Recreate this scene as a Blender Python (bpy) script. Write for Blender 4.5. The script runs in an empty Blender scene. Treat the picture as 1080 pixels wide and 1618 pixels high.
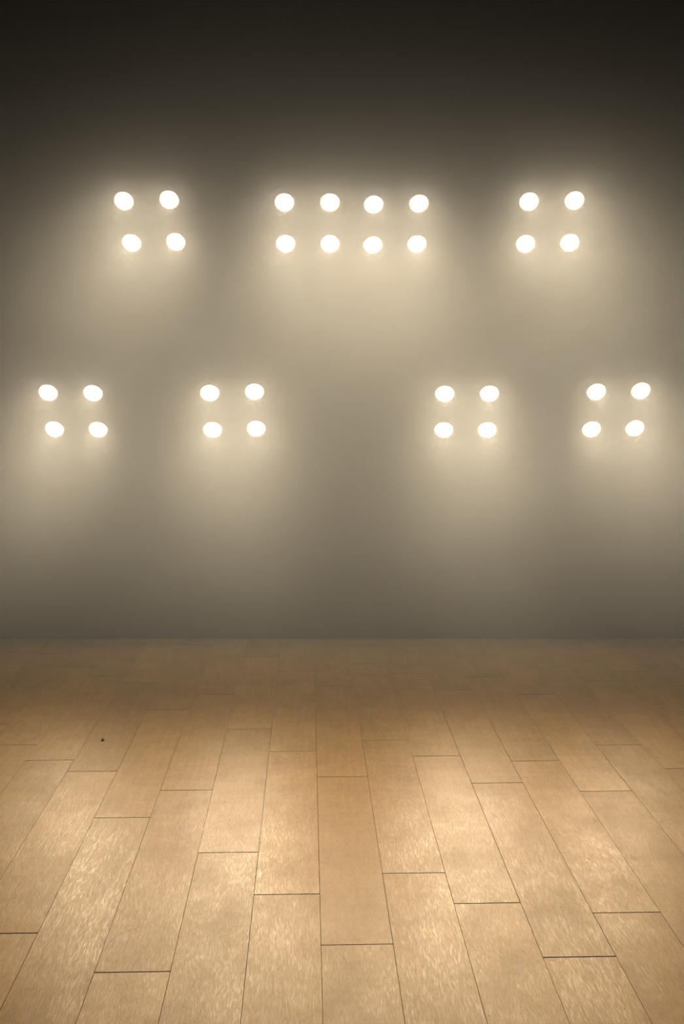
"""Empty black-box stage: four-lamp blinder lights hung in front of a dark back wall,
thick warm-grey stage haze, and a plank floor lit from behind."""
import bpy, bmesh, math, random
from mathutils import Matrix, Vector

random.seed(11)
C = bpy.context.scene.collection
SC = bpy.context.scene
R = math.radians

# ------------------------------------------------------------------ helpers
def link(name, bm, mat, parent=None, smooth=False):
    me = bpy.data.meshes.new(name)
    bmesh.ops.recalc_face_normals(bm, faces=bm.faces[:])
    bm.to_mesh(me); bm.free()
    if mat: me.materials.append(mat)
    if smooth:
        for p in me.polygons: p.use_smooth = True
    o = bpy.data.objects.new(name, me)
    C.objects.link(o)
    if parent: o.parent = parent
    return o

def tag(o, label=None, cat=None, group=None, kind=None):
    if label: o['label'] = label
    if cat: o['category'] = cat
    if group: o['group'] = group
    if kind: o['kind'] = kind
    return o

def add_box(bm, lo, hi, bevel=0.0, mtx=None, seg=2):
    t = bmesh.new()
    bmesh.ops.create_cube(t, size=1.0)
    s = [hi[i] - lo[i] for i in range(3)]; c = [(hi[i] + lo[i]) / 2 for i in range(3)]
    for v in t.verts:
        v.co = Vector([v.co[i] * s[i] + c[i] for i in range(3)])
    if bevel > 0:
        bmesh.ops.bevel(t, geom=t.edges[:], offset=bevel, segments=seg, affect='EDGES', profile=0.7)
    merge(bm, t, mtx)

def merge(bm, t, mtx=None):
    if mtx is not None: bmesh.ops.transform(t, matrix=mtx, verts=t.verts[:])
    tmp = bpy.data.meshes.new('tmp'); t.to_mesh(tmp); t.free()
    bm.from_mesh(tmp); bpy.data.meshes.remove(tmp)

def add_lathe(bm, prof, n=40, mtx=None, closed=False):
    """profile of (radius, y) turned about the local Y axis"""
    t = bmesh.new(); rings = []
    for r, y in prof:
        if r < 1e-6: rings.append([t.verts.new((0, y, 0))])
        else: rings.append([t.verts.new((r * math.cos(2*math.pi*k/n), y, r * math.sin(2*math.pi*k/n))) for k in range(n)])
    pairs = list(zip(rings[:-1], rings[1:]))
    if closed: pairs.append((rings[-1], rings[0]))
    for a, b in pairs:
        for k in range(n):
            j = (k + 1) % n
            if len(a) == 1 and len(b) == 1: continue
            if len(a) == 1: t.faces.new((a[0], b[j], b[k]))
            elif len(b) == 1: t.faces.new((a[k], a[j], b[0]))
            else: t.faces.new((a[k], a[j], b[j], b[k]))
    merge(bm, t, mtx)

def add_tube(bm, pts, rad, n=12):
    """round bar through the points"""
    for a, b in zip(pts[:-1], pts[1:]):
        a, b = Vector(a), Vector(b); d = b - a
        q = Vector((0, 1, 0)).rotation_difference(d.normalized()).to_matrix().to_4x4()
        add_lathe(bm, [(0, 0), (rad, 0), (rad, d.length), (0, d.length)], n, Matrix.Translation(a) @ q)

# ------------------------------------------------------------------ materials
def new_mat(name):
    m = bpy.data.materials.new(name); m.use_nodes = True
    nt = m.node_tree; b = nt.nodes['Principled BSDF']
    return m, nt, b

def dark_metal(name, col, rough, metal=0.0, noise=60):
    m, nt, b = new_mat(name)
    tc = nt.nodes.new('ShaderNodeTexCoord'); nz = nt.nodes.new('ShaderNodeTexNoise')
    nz.inputs['Scale'].default_value = noise; nz.inputs['Detail'].default_value = 4
    nt.links.new(tc.outputs['Object'], nz.inputs['Vector'])
    mx = nt.nodes.new('ShaderNodeMix'); mx.data_type = 'RGBA'
    mx.inputs[6].default_value = (*[c * .8 for c in col], 1); mx.inputs[7].default_value = (*[c * 1.2 for c in col], 1)
    nt.links.new(nz.outputs['Fac'], mx.inputs[0]); nt.links.new(mx.outputs[2], b.inputs['Base Color'])
    b.inputs['Specular IOR Level'].default_value = .04
    b.inputs['Roughness'].default_value = rough; b.inputs['Metallic'].default_value = metal
    return m

M_BLACK = dark_metal('black_powder_coat', (.011, .0105, .0095), .9)
M_STEEL = dark_metal('dark_bracket_steel', (.011, .0105, .0095), .9)
M_FRINGE = dark_metal('amber_fringe_metal', (.42, .22, .07), .4, .9)  # copper colour stands in for the amber fringe of light round each lamp

def lens_material():
    m, nt, b = new_mat('glowing_lamp_glass')
    tc = nt.nodes.new('ShaderNodeTexCoord'); vo = nt.nodes.new('ShaderNodeTexVoronoi')
    vo.inputs['Scale'].default_value = 160
    nt.links.new(tc.outputs['Object'], vo.inputs['Vector'])
    bp = nt.nodes.new('ShaderNodeBump'); bp.inputs['Strength'].default_value = .3; bp.inputs['Distance'].default_value = .002
    nt.links.new(vo.outputs['Distance'], bp.inputs['Height']); nt.links.new(bp.outputs['Normal'], b.inputs['Normal'])
    b.inputs['Base Color'].default_value = (.9, .85, .75, 1); b.inputs['Roughness'].default_value = .15
    b.inputs['Emission Color'].default_value = (1, .90, .74, 1)
    b.inputs['Emission Strength'].default_value = LENS_GLOW
    return m

# ------------------------------------------------------------------ light / haze settings
LENS_GLOW = 5.0
BEAM_W = 46
BEAM_COL = (1.0, .80, .53)
BEAM_LOBE = 20
BEAM_LIFT = {'upper': R(4), 'lower': R(8.5)}
BEAM_SPILL = .024
HAZE_DENSITY = .21
HAZE_LARGE = .15
HAZE_G_LARGE = .96
HAZE_NEAR = .02
HAZE_G = .6
M_LENS = lens_material()

def beam_light():
    """reflector lamp: a hot spot on the axis (cosine lobe) with a little spill around it"""
    ld = bpy.data.lights.new('lamp_beam', 'SPOT')
    ld.energy = BEAM_W; ld.color = BEAM_COL; ld.spot_size = R(172); ld.spot_blend = .35
    ld.shadow_soft_size = .045
    ld.use_nodes = True; nt = ld.node_tree
    em = nt.nodes['Emission']
    tc = nt.nodes.new('ShaderNodeTexCoord'); sp = nt.nodes.new('ShaderNodeSeparateXYZ')
    nt.links.new(tc.outputs['Normal'], sp.inputs[0])
    ab = nt.nodes.new('ShaderNodeMath'); ab.operation = 'ABSOLUTE'; nt.links.new(sp.outputs[2], ab.inputs[0])
    pw = nt.nodes.new('ShaderNodeMath'); pw.operation = 'POWER'; pw.inputs[1].default_value = BEAM_LOBE
    nt.links.new(ab.outputs[0], pw.inputs[0])
    ad = nt.nodes.new('ShaderNodeMath'); ad.operation = 'ADD'; ad.inputs[1].default_value = BEAM_SPILL
    nt.links.new(pw.outputs[0], ad.inputs[0]); nt.links.new(ad.outputs[0], em.inputs['Strength'])
    return ld
BEAM = beam_light()

# ------------------------------------------------------------------ the setting
YAW = R(1.7262)                    # the planks run slightly off the room's axis
PITCH, LINE0, PLEN = .19365, -.7445, 1.295
JOINT = {-3: 4.588, -2: 4.392, -1: 2.96, 0: 3.781, 1: 2.745, 2: 3.478, 3: 3.175, 4: 2.87, 5: 3.308, 6: 3.10,
         7: 2.787, 8: 3.03, 9: 3.984, 10: 4.512, 11: 4.22}
WALL_Y = 6.50

def floor_material():
    m, nt, b = new_mat('worn_plank_laminate')
    N, L = nt.nodes, nt.links
    def math_(op, a, c=None, clamp=False):
        n = N.new('ShaderNodeMath'); n.operation = op; n.use_clamp = clamp
        for i, v in enumerate((a, c)):
            if v is None: continue
            if isinstance(v, (int, float)): n.inputs[i].default_value = v
            else: L.new(v, n.inputs[i])
        return n.outputs[0]
    tc = N.new('ShaderNodeTexCoord').outputs['Object']
    at = N.new('ShaderNodeAttribute'); at.attribute_name = 'plank_seed'
    seed = at.outputs['Fac']
    w = math_('MULTIPLY', seed, 37.0)
    def noise(sx, sy, detail, rough=.55):
        mp = N.new('ShaderNodeMapping'); mp.inputs['Scale'].default_value = (sx, sy, 1)
        L.new(tc, mp.inputs['Vector'])
        n = N.new('ShaderNodeTexNoise'); n.noise_dimensions = '4D'
        n.inputs['Scale'].default_value = 1; n.inputs['Detail'].default_value = detail; n.inputs['Roughness'].default_value = rough
        L.new(mp.outputs['Vector'], n.inputs['Vector']); L.new(w, n.inputs['W'])
        return n.outputs['Fac']
    def remap(v, a, c, lo=0., hi=1.):
        n = N.new('ShaderNodeMapRange'); n.clamp = True
        n.inputs[1].default_value = a; n.inputs[2].default_value = c; n.inputs[3].default_value = lo; n.inputs[4].default_value = hi
        L.new(v, n.inputs[0]); return n.outputs[0]
    fibre = noise(420, 42, 3, .6)         # short pores along the plank
    grain = noise(60, 5, 5)               # longer figure
    mottle = noise(7, 4.5, 5, .6)         # worn, cloudy patches
    cross = noise(4, 26, 3)               # faint sawn ripple across the plank
    t = math_('MULTIPLY', remap(fibre, .32, .68), .44)
    t = math_('ADD', t, math_('MULTIPLY', remap(grain, .3, .7), .18))
    t = math_('ADD', t, math_('MULTIPLY', remap(mottle, .25, .75), .25))
    t = math_('ADD', t, math_('MULTIPLY', remap(cross, .3, .7), .13))
    ramp = N.new('ShaderNodeValToRGB'); cr = ramp.color_ramp
    cr.elements[0].position = .15; cr.elements[0].color = (.30, .162, .047, 1)
    cr.elements[1].position = .85; cr.elements[1].color = (.60, .362, .120, 1)
    L.new(t, ramp.inputs[0])
    # plank to plank tone
    hv = N.new('ShaderNodeHueSaturation')
    L.new(ramp.outputs[0], hv.inputs['Color'])
    L.new(remap(seed, 0, 1, .92, 1.07), hv.inputs['Value'])
    col = hv.outputs[0]
    # small dark spots of dirt, each where it lies on the boards, and one curved scuff
    sep = N.new('ShaderNodeSeparateXYZ'); L.new(tc, sep.inputs[0]); X, Y = sep.outputs[0], sep.outputs[1]
    def dist(cx, cy, ky=1.0):
        dx = math_('SUBTRACT', X, cx); dy = math_('MULTIPLY', math_('SUBTRACT', Y, cy), ky)
        return math_('SQRT', math_('ADD', math_('MULTIPLY', dx, dx), math_('MULTIPLY', dy, dy))), dx, dy
    mask = None
    for cx, cy, r, k in ((.885, 3.395, .0032, .9), (.19, 2.698, .0026, .8), (.426, 2.518, .003, .8), (.723, 3.07, .0026, .7),
                         (.573, 3.395, .003, .5), (.758, 2.541, .0032, .7), (1.028, 3.40, .012, .30), (-.56, 3.0, .004, .35),
                         (.06, 4.7, .004, .4), (-.30, 3.92, .004, .45)):
        d, _, _ = dist(cx, cy, .6)
        s = remap(d, r * .6, r * 1.5, k, 0)
        mask = s if mask is None else math_('MAXIMUM', mask, s)
    d, dx, dy = dist(-.415, 2.87)
    arc = math_('MULTIPLY', remap(math_('ABSOLUTE', math_('SUBTRACT', d, .128)), .0010, .0032, .75, 0),
                math_('MULTIPLY', remap(dx, -.05, -.06, 0, 1), remap(dy, -.02, .02, 0, 1)))
    mask = math_('MAXIMUM', mask, arc)
    ag = N.new('ShaderNodeAttribute'); ag.attribute_name = 'seam_grime'
    mask = math_('MAXIMUM', mask, ag.outputs['Fac'])
    mx = N.new('ShaderNodeMix'); mx.data_type = 'RGBA'
    L.new(mask, mx.inputs[0]); L.new(col, mx.inputs[6]); mx.inputs[7].default_value = (.03, .016, .008, 1)
    L.new(mx.outputs[2], b.inputs['Base Color'])
    # worn satin sheen: brushed streaks shine, mottled patches are duller
    streak = remap(noise(340, 30, 3, .6), .48, .72)
    # some boards, and some worn areas of a board, keep more of the finish
    hsh = math_('FRACT', math_('MULTIPLY', seed, 91.7))
    gloss = math_('MULTIPLY', remap(mottle, .36, .62), remap(hsh, 0, 1, .35, 1.1))
    rg = math_('ADD', remap(mottle, .3, .7, .46, .40), math_('MULTIPLY', streak, -.08))
    L.new(rg, b.inputs['Roughness'])
    L.new(math_('ADD', math_('MULTIPLY', math_('MULTIPLY', streak, gloss), .36), .17), b.inputs['Specular IOR Level'])
    bp = N.new('ShaderNodeBump'); bp.inputs['Strength'].default_value = .35; bp.inputs['Distance'].default_value = .0012
    hgt = math_('ADD', math_('MULTIPLY', fibre, .7), math_('MULTIPLY', grain, .6))
    L.new(hgt, bp.inputs['Height']); L.new(bp.outputs['Normal'], b.inputs['Normal'])
    return m

def build_floor():
    bm = bmesh.new()
    seeds = []
    lay = bm.faces.layers.float.new('plank_seed'); lay2 = bm.faces.layers.float.new('seam_grime')
    def quad(vs, s, grime=0.0):
        f = bm.faces.new([bm.verts.new(v) for v in vs]); f[lay] = s; f[lay2] = grime
    for i in range(-27, 36):
        x0 = LINE0 + i * PITCH; x1 = x0 + PITCH
        ref = JOINT.get(i, random.uniform(0, PLEN)) % PLEN
        y = ref - 2 * PLEN
        while y < 7.2:
            ya, yb = y, y + PLEN; y += PLEN
            s = random.random(); side = random.uniform(.1, .6)
            gx, gy, bx, by, dz = .0002, .0006, random.uniform(.0003, .0009), random.uniform(.0012, .0024), -.0011
            ax0, ax1, ay0, ay1 = x0 + gx, x1 - gx, ya + gy, yb - gy
            ix0, ix1, iy0, iy1 = ax0 + bx, ax1 - bx, ay0 + by, ay1 - by
            quad(((ix0, iy0, 0), (ix1, iy0, 0), (ix1, iy1, 0), (ix0, iy1, 0)), s)
            o = ((ax0, ay0, dz), (ax1, ay0, dz), (ax1, ay1, dz), (ax0, ay1, dz))
            n = ((ix0, iy0, 0), (ix1, iy0, 0), (ix1, iy1, 0), (ix0, iy1, 0))
            for k in range(4):
                j = (k + 1) % 4
                quad((o[k], o[j], n[j], n[k]), s, .8 if k % 2 == 0 else side)
                lo = lambda p: (p[0], p[1], -.006)
                quad((lo(o[k]), lo(o[j]), o[j], o[k]), s, .9)
    quad(((-6, -2.6, -.006), (6.1, -2.6, -.006), (6.1, 8.6, -.006), (-6, 8.6, -.006)), .2, .95)
    me = bpy.data.meshes.new('floor')
    bm.to_mesh(me); bm.free()
    me.materials.append(floor_material())
    o = bpy.data.objects.new('floor', me); C.objects.link(o)
    o.rotation_euler = (0, 0, YAW)
    tag(o, kind='structure', label='worn warm brown plank floor of the stage', cat='floor')
    return o
floor = build_floor()

def wall_material():
    m, nt, b = new_mat('black_stage_masking')
    N, L = nt.nodes, nt.links
    tc = N.new('ShaderNodeTexCoord'); mp = N.new('ShaderNodeMapping'); mp.inputs['Scale'].default_value = (3, 3, .5)
    nz = N.new('ShaderNodeTexNoise'); nz.inputs['Scale'].default_value = 2; nz.inputs['Detail'].default_value = 5
    L.new(tc.outputs['Object'], mp.inputs[0]); L.new(mp.outputs[0], nz.inputs['Vector'])
    r = N.new('ShaderNodeValToRGB')
    r.color_ramp.elements[0].color = (.008, .0078, .007, 1); r.color_ramp.elements[1].color = (.014, .0135, .012, 1)
    L.new(nz.outputs['Fac'], r.inputs[0]); L.new(r.outputs[0], b.inputs['Base Color'])
    b.inputs['Roughness'].default_value = .95; b.inputs['Specular IOR Level'].default_value = .1
    return m
M_WALL = wall_material()
for nm, lo, hi in (('wall_back', (-5.0, WALL_Y, 0), (5.0, WALL_Y + .12, 5.2)),
                   ('wall_left', (-5.12, -1.0, 0), (-5.0, WALL_Y + .12, 5.2)),
                   ('wall_right', (5.0, -1.0, 0), (5.12, WALL_Y + .12, 5.2))):
    bm = bmesh.new(); add_box(bm, lo, hi)
    tag(link(nm, bm, M_WALL), kind='structure')

# ------------------------------------------------------------------ stage haze
def build_haze():
    m = bpy.data.materials.new('stage_haze'); m.use_nodes = True
    nt = m.node_tree; nt.nodes.clear()
    out = nt.nodes.new('ShaderNodeOutputMaterial'); vs = nt.nodes.new('ShaderNodeVolumeScatter')
    vs.inputs['Color'].default_value = (.82, .893, 1.0, 1)
    vs.inputs['Density'].default_value = HAZE_DENSITY; vs.inputs['Anisotropy'].default_value = HAZE_G
    nt.links.new(vs.outputs[0], out.inputs['Volume'])
    # thin by the front of the stage, thicker upstage around the lamps, slightly cloudy
    N, L = nt.nodes, nt.links
    tc = N.new('ShaderNodeTexCoord'); sp = N.new('ShaderNodeSeparateXYZ'); L.new(tc.outputs['Object'], sp.inputs[0])
    g = N.new('ShaderNodeMapRange'); g.interpolation_type = 'SMOOTHSTEP'
    g.inputs[1].default_value = 2.2; g.inputs[2].default_value = 4.6; g.inputs[3].default_value = HAZE_NEAR; g.inputs[4].default_value = HAZE_DENSITY
    L.new(sp.outputs[1], g.inputs[0])
    nz = N.new('ShaderNodeTexNoise'); nz.inputs['Scale'].default_value = 1.1; nz.inputs['Detail'].default_value = 1
    L.new(tc.outputs['Object'], nz.inputs['Vector'])
    k = N.new('ShaderNodeMapRange'); k.inputs[1].default_value = .3; k.inputs[2].default_value = .7; k.inputs[3].default_value = .75; k.inputs[4].default_value = 1.25
    L.new(nz.outputs['Fac'], k.inputs[0])
    mu = N.new('ShaderNodeMath'); mu.operation = 'MULTIPLY'; L.new(g.outputs[0], mu.inputs[0]); L.new(k.outputs[0], mu.inputs[1])
    hz = N.new('ShaderNodeMapRange'); hz.interpolation_type = 'SMOOTHSTEP'
    hz.inputs[1].default_value = .1; hz.inputs[2].default_value = 1.7; hz.inputs[3].default_value = .4; hz.inputs[4].default_value = 1
    L.new(sp.outputs[2], hz.inputs[0])
    m2 = N.new('ShaderNodeMath'); m2.operation = 'MULTIPLY'; L.new(mu.outputs[0], m2.inputs[0]); L.new(hz.outputs[0], m2.inputs[1])
    ht = N.new('ShaderNodeMapRange'); ht.interpolation_type = 'SMOOTHSTEP'
    ht.inputs[1].default_value = 2.1; ht.inputs[2].default_value = 3.25; ht.inputs[3].default_value = 1; ht.inputs[4].default_value = .06
    L.new(sp.outputs[2], ht.inputs[0])
    m3 = N.new('ShaderNodeMath'); m3.operation = 'MULTIPLY'; L.new(m2.outputs[0], m3.inputs[0]); L.new(ht.outputs[0], m3.inputs[1])
    hb = N.new('ShaderNodeMapRange'); hb.interpolation_type = 'SMOOTHSTEP'
    hb.inputs[1].default_value = 5.2; hb.inputs[2].default_value = 6.3; hb.inputs[3].default_value = 1; hb.inputs[4].default_value = .3
    L.new(sp.outputs[1], hb.inputs[0])
    m4 = N.new('ShaderNodeMath'); m4.operation = 'MULTIPLY'; L.new(m3.outputs[0], m4.inputs[0]); L.new(hb.outputs[0], m4.inputs[1])
    # two droplet sizes: fine haze, and a share of large droplets that scatter almost straight on
    v2 = N.new('ShaderNodeVolumeScatter'); v2.inputs['Color'].default_value = (.95, .86, .78, 1); v2.inputs['Anisotropy'].default_value = HAZE_G_LARGE
    for sh, v in ((1 - HAZE_LARGE, vs), (HAZE_LARGE, v2)):
        mm = N.new('ShaderNodeMath'); mm.operation = 'MULTIPLY'; mm.inputs[1].default_value = sh
        L.new(m4.outputs[0], mm.inputs[0]); L.new(mm.outputs[0], v.inputs['Density'])
    ad = N.new('ShaderNodeAddShader'); L.new(vs.outputs[0], ad.inputs[0]); L.new(v2.outputs[0], ad.inputs[1])
    L.new(ad.outputs[0], out.inputs['Volume'])
    bm = bmesh.new(); add_box(bm, (-5.05, -1.0, -.05), (5.05, WALL_Y + .06, 5.15))
    o = link('haze', bm, m)
    tag(o, 'thin warm grey stage haze hanging in the air in front of the lamps', 'haze', kind='stuff')
build_haze()

# ------------------------------------------------------------------ four-lamp blinder lights
S = .24                                  # spacing of the lamps within one light
def lamp_meshes(px, pz):
    """(can, lens, trim ring) of one lamp centred at local x, z; the light faces local -Y"""
    mt = Matrix.Translation((px, 0, pz))
    can = bmesh.new()
    add_lathe(can, [(.0, .10), (.040, .10), (.056, .06), (.0560, -.009), (.0542, -.011), (.0505, .012), (.036, .05), (.0, .07)], 48, mt)
    lens = bmesh.new()
    add_lathe(lens, [(.0480, .012), (.0480, -.003)] + [(.0480 * math.cos(a), -.003 - .033 * math.sin(a)) for a in
                    [R(15), R(30), R(45), R(60), R(75)]] + [(0, -.036)], 48, mt)
    ring = bmesh.new()
    add_lathe(ring, [(.0483, .008), (.0495, -.006), (.0520, -.011), (.0540, -.009), (.0540, .008)], 48, mt, closed=True)
    return can, lens, ring

def build_blinder(name, pos, pan, tilt, roll, label, group):
    n = Vector((math.sin(pan) * math.cos(tilt), -math.cos(pan) * math.cos(tilt), -math.sin(tilt)))
    r = Vector((math.cos(pan), math.sin(pan), 0)); u = r.cross(-n)
    r2 = math.cos(roll) * r + math.sin(roll) * u; u2 = -math.sin(roll) * r + math.cos(roll) * u
    M = Matrix(((r2.x, -n.x, u2.x, pos[0]), (r2.y, -n.y, u2.y, pos[1]), (r2.z, -n.z, u2.z, pos[2]), (0, 0, 0, 1)))
    root = bpy.data.objects.new(name, None); C.objects.link(root)
    root.empty_display_size = .1; root.matrix_world = M
    tag(root, label, 'stage light', group)
    inv = M.inverted()
    # back tray that carries the four lamps, with a stiffening cross
    h = bmesh.new()
    add_box(h, (-.125, .070, -.125), (.125, .118, .125), .012)
    for k in (-1, 1):
        add_box(h, (-.205, .078, k * .12 - .022), (.205, .108, k * .12 + .022), .004)
    for sx in (-1, 1):
        add_box(h, (sx * .205 - .003, .010, -.030), (sx * .205 + .003, .100, .030), .002)
        add_box(h, (sx * .205 - .003, .080, -.14), (sx * .205 + .003, .104, .14), .002)
    link('housing', h, M_BLACK, root)
    for pz in (S / 2, -S / 2):
        for px in (-S / 2, S / 2):
            can, lens, ring = lamp_meshes(px, pz)
            lp = link('lamp', can, M_BLACK, root, True)
            tag(link('lens', lens, M_LENS, lp, True), 'glowing warm white lens')
            tag(link('trim_ring', ring, M_FRINGE, lp, True), 'metal ring around the lens, coloured like the amber fringe of light')
            ld = BEAM
            lo = bpy.data.objects.new('lamp_beam', ld); C.objects.link(lo)
            lo.parent = root; lo.location = (px, -.07, pz)
            # -Z of the lamp along the light's own -Y, lifted a little
            lo.rotation_euler = (-R(90) - BEAM_LIFT['upper' if pos[2] > 2 else 'lower'], 0, 0)
    # upright yoke and wall arm (room frame, brought into the light's own frame)
    px, py, pz = pos
    y = bmesh.new()
    ang = Matrix.Translation(pos) @ Matrix.Rotation(pan, 4, 'Z')
    for sx in (-1, 1):
        add_box(y, (sx * .221 - .004, -.02, -.018), (sx * .221 + .004, .222, .018), .0015, ang)
    add_box(y, (-.225, .214, -.018), (.225, .222, .018), .0015, ang)
    bmesh.ops.transform(y, matrix=inv, verts=y.verts[:])
    yo = link('yoke', y, M_STEEL, root)
    for sx in (-1, 1):
        k = bmesh.new()
        add_lathe(k, [(0, 0), (.020, 0), (.022, .001), (.022, .005), (.019, .007), (0, .007)], 20,
                  inv @ ang @ Matrix.Translation((sx * .2235, .04, 0)) @ Matrix.Rotation(-sx * R(90), 4, 'Z'))
        link('tilt_knob', k, M_BLACK, yo, True)
    a = bmesh.new()
    add_box(a, (px - .05, WALL_Y - .010, pz - .07), (px + .05, WALL_Y - .0005, pz + .07), .002)
    c = ang @ Vector((0, .222, 0))
    add_tube(a, [(c.x, c.y - .002, c.z), (px, WALL_Y - .006, pz)], .017, 16)
    bmesh.ops.transform(a, matrix=inv, verts=a.verts[:])
    link('wall_arm', a, M_STEEL, root)
    return root

GU, GL = 'four-lamp lights of the upper row', 'four-lamp lights of the lower row'
LIGHTS = (
    ((-1.017, 6.12, 2.350), -2.9, 33.9, 1.1, 'blinder light of four glowing lamps alone at the left end of the upper row', GU),
    ((-.184, 6.16, 2.347), 0.5, 35.1, 0.0, 'blinder light forming the left half of the eight-lamp block in the upper row', GU),
    ((.287, 6.18, 2.344), 3.2, 37.0, 2.0, 'blinder light forming the right half of the eight-lamp block in the upper row', GU),
    ((1.112, 6.18, 2.354), 0.5, 32.3, 1.6, 'blinder light of four glowing lamps alone at the right end of the upper row', GU),
    ((-1.465, 6.18, 1.346), 0.7, 33.0, -.8, 'blinder light of four glowing lamps outermost left in the lower row', GL),
    ((-.592, 6.165, 1.348), 4.2, 32.3, 1.8, 'blinder light of four glowing lamps second from the left in the lower row', GL),
    ((.680, 6.19, 1.342), -3.3, 33.3, 0.3, 'blinder light of four glowing lamps second from the right in the lower row', GL),
    ((1.499, 6.20, 1.351), 0.6, 30.3, 1.6, 'blinder light of four glowing lamps outermost right in the lower row', GL),
)
for pos, pan, tilt, roll, label, grp in LIGHTS:
    build_blinder('blinder_light', pos, R(pan), R(tilt), R(roll), label, grp)

# ------------------------------------------------------------------ chip of dirt on the boards
bm = bmesh.new()
ring = [(-.006, -.010), (.004, -.011), (.010, -.002), (.004, .006), (-.002, .010), (-.009, .014), (-.007, .002)]
lo = [bm.verts.new((x, y, 0)) for x, y in ring]
hi = [bm.verts.new((x * .7, y * .7, .005 + .002 * math.sin(k * 2.1))) for k, (x, y) in enumerate(ring)]
bm.faces.new(lo[::-1]); bm.faces.new(hi)
for k in range(7):
    j = (k + 1) % 7; bm.faces.new((lo[k], lo[j], hi[j], hi[k]))
chip = link('dark_chip', bm, dark_metal('dark_chip_grit', (.02, .013, .008), .8))
chip.location = (-1.008, 4.607, .0003)
tag(chip, 'tiny dark chip of dirt lying on a plank at the left of the floor', 'chip')

# ------------------------------------------------------------------ camera, world, view
cam = bpy.data.cameras.new('camera'); co = bpy.data.objects.new('camera', cam); C.objects.link(co)
cam.sensor_fit = 'VERTICAL'; cam.sensor_height = 36.0; cam.sensor_width = 24.0
cam.lens = 1780.0 / 1618.0 * 36.0
cam.clip_start = .01; cam.clip_end = 100
co.location = (0, 0, 1.5); co.rotation_euler = (R(90) - math.atan(205.0 / 1780.0), 0, 0)
SC.camera = co
w = bpy.data.worlds.new('world'); SC.world = w; w.use_nodes = True
w.node_tree.nodes['Background'].inputs[0].default_value = (0, 0, 0, 1)
SC.view_settings.view_transform = 'Standard'; SC.view_settings.look = 'None'
SC.view_settings.exposure = 0.12; SC.view_settings.gamma = 1.0; SC.view_settings.use_curve_mapping = False
cy = SC.cycles
cy.use_denoising = True; cy.denoising_input_passes = 'RGB_ALBEDO'; cy.volume_bounces = 0; cy.max_bounces = 3; cy.diffuse_bounces = 1; cy.glossy_bounces = 1
cy.use_light_tree = True; cy.volume_step_rate = 2.0; cy.use_adaptive_sampling = False; cy.sample_clamp_indirect = 4.0; cy.sample_clamp_direct = 8.0
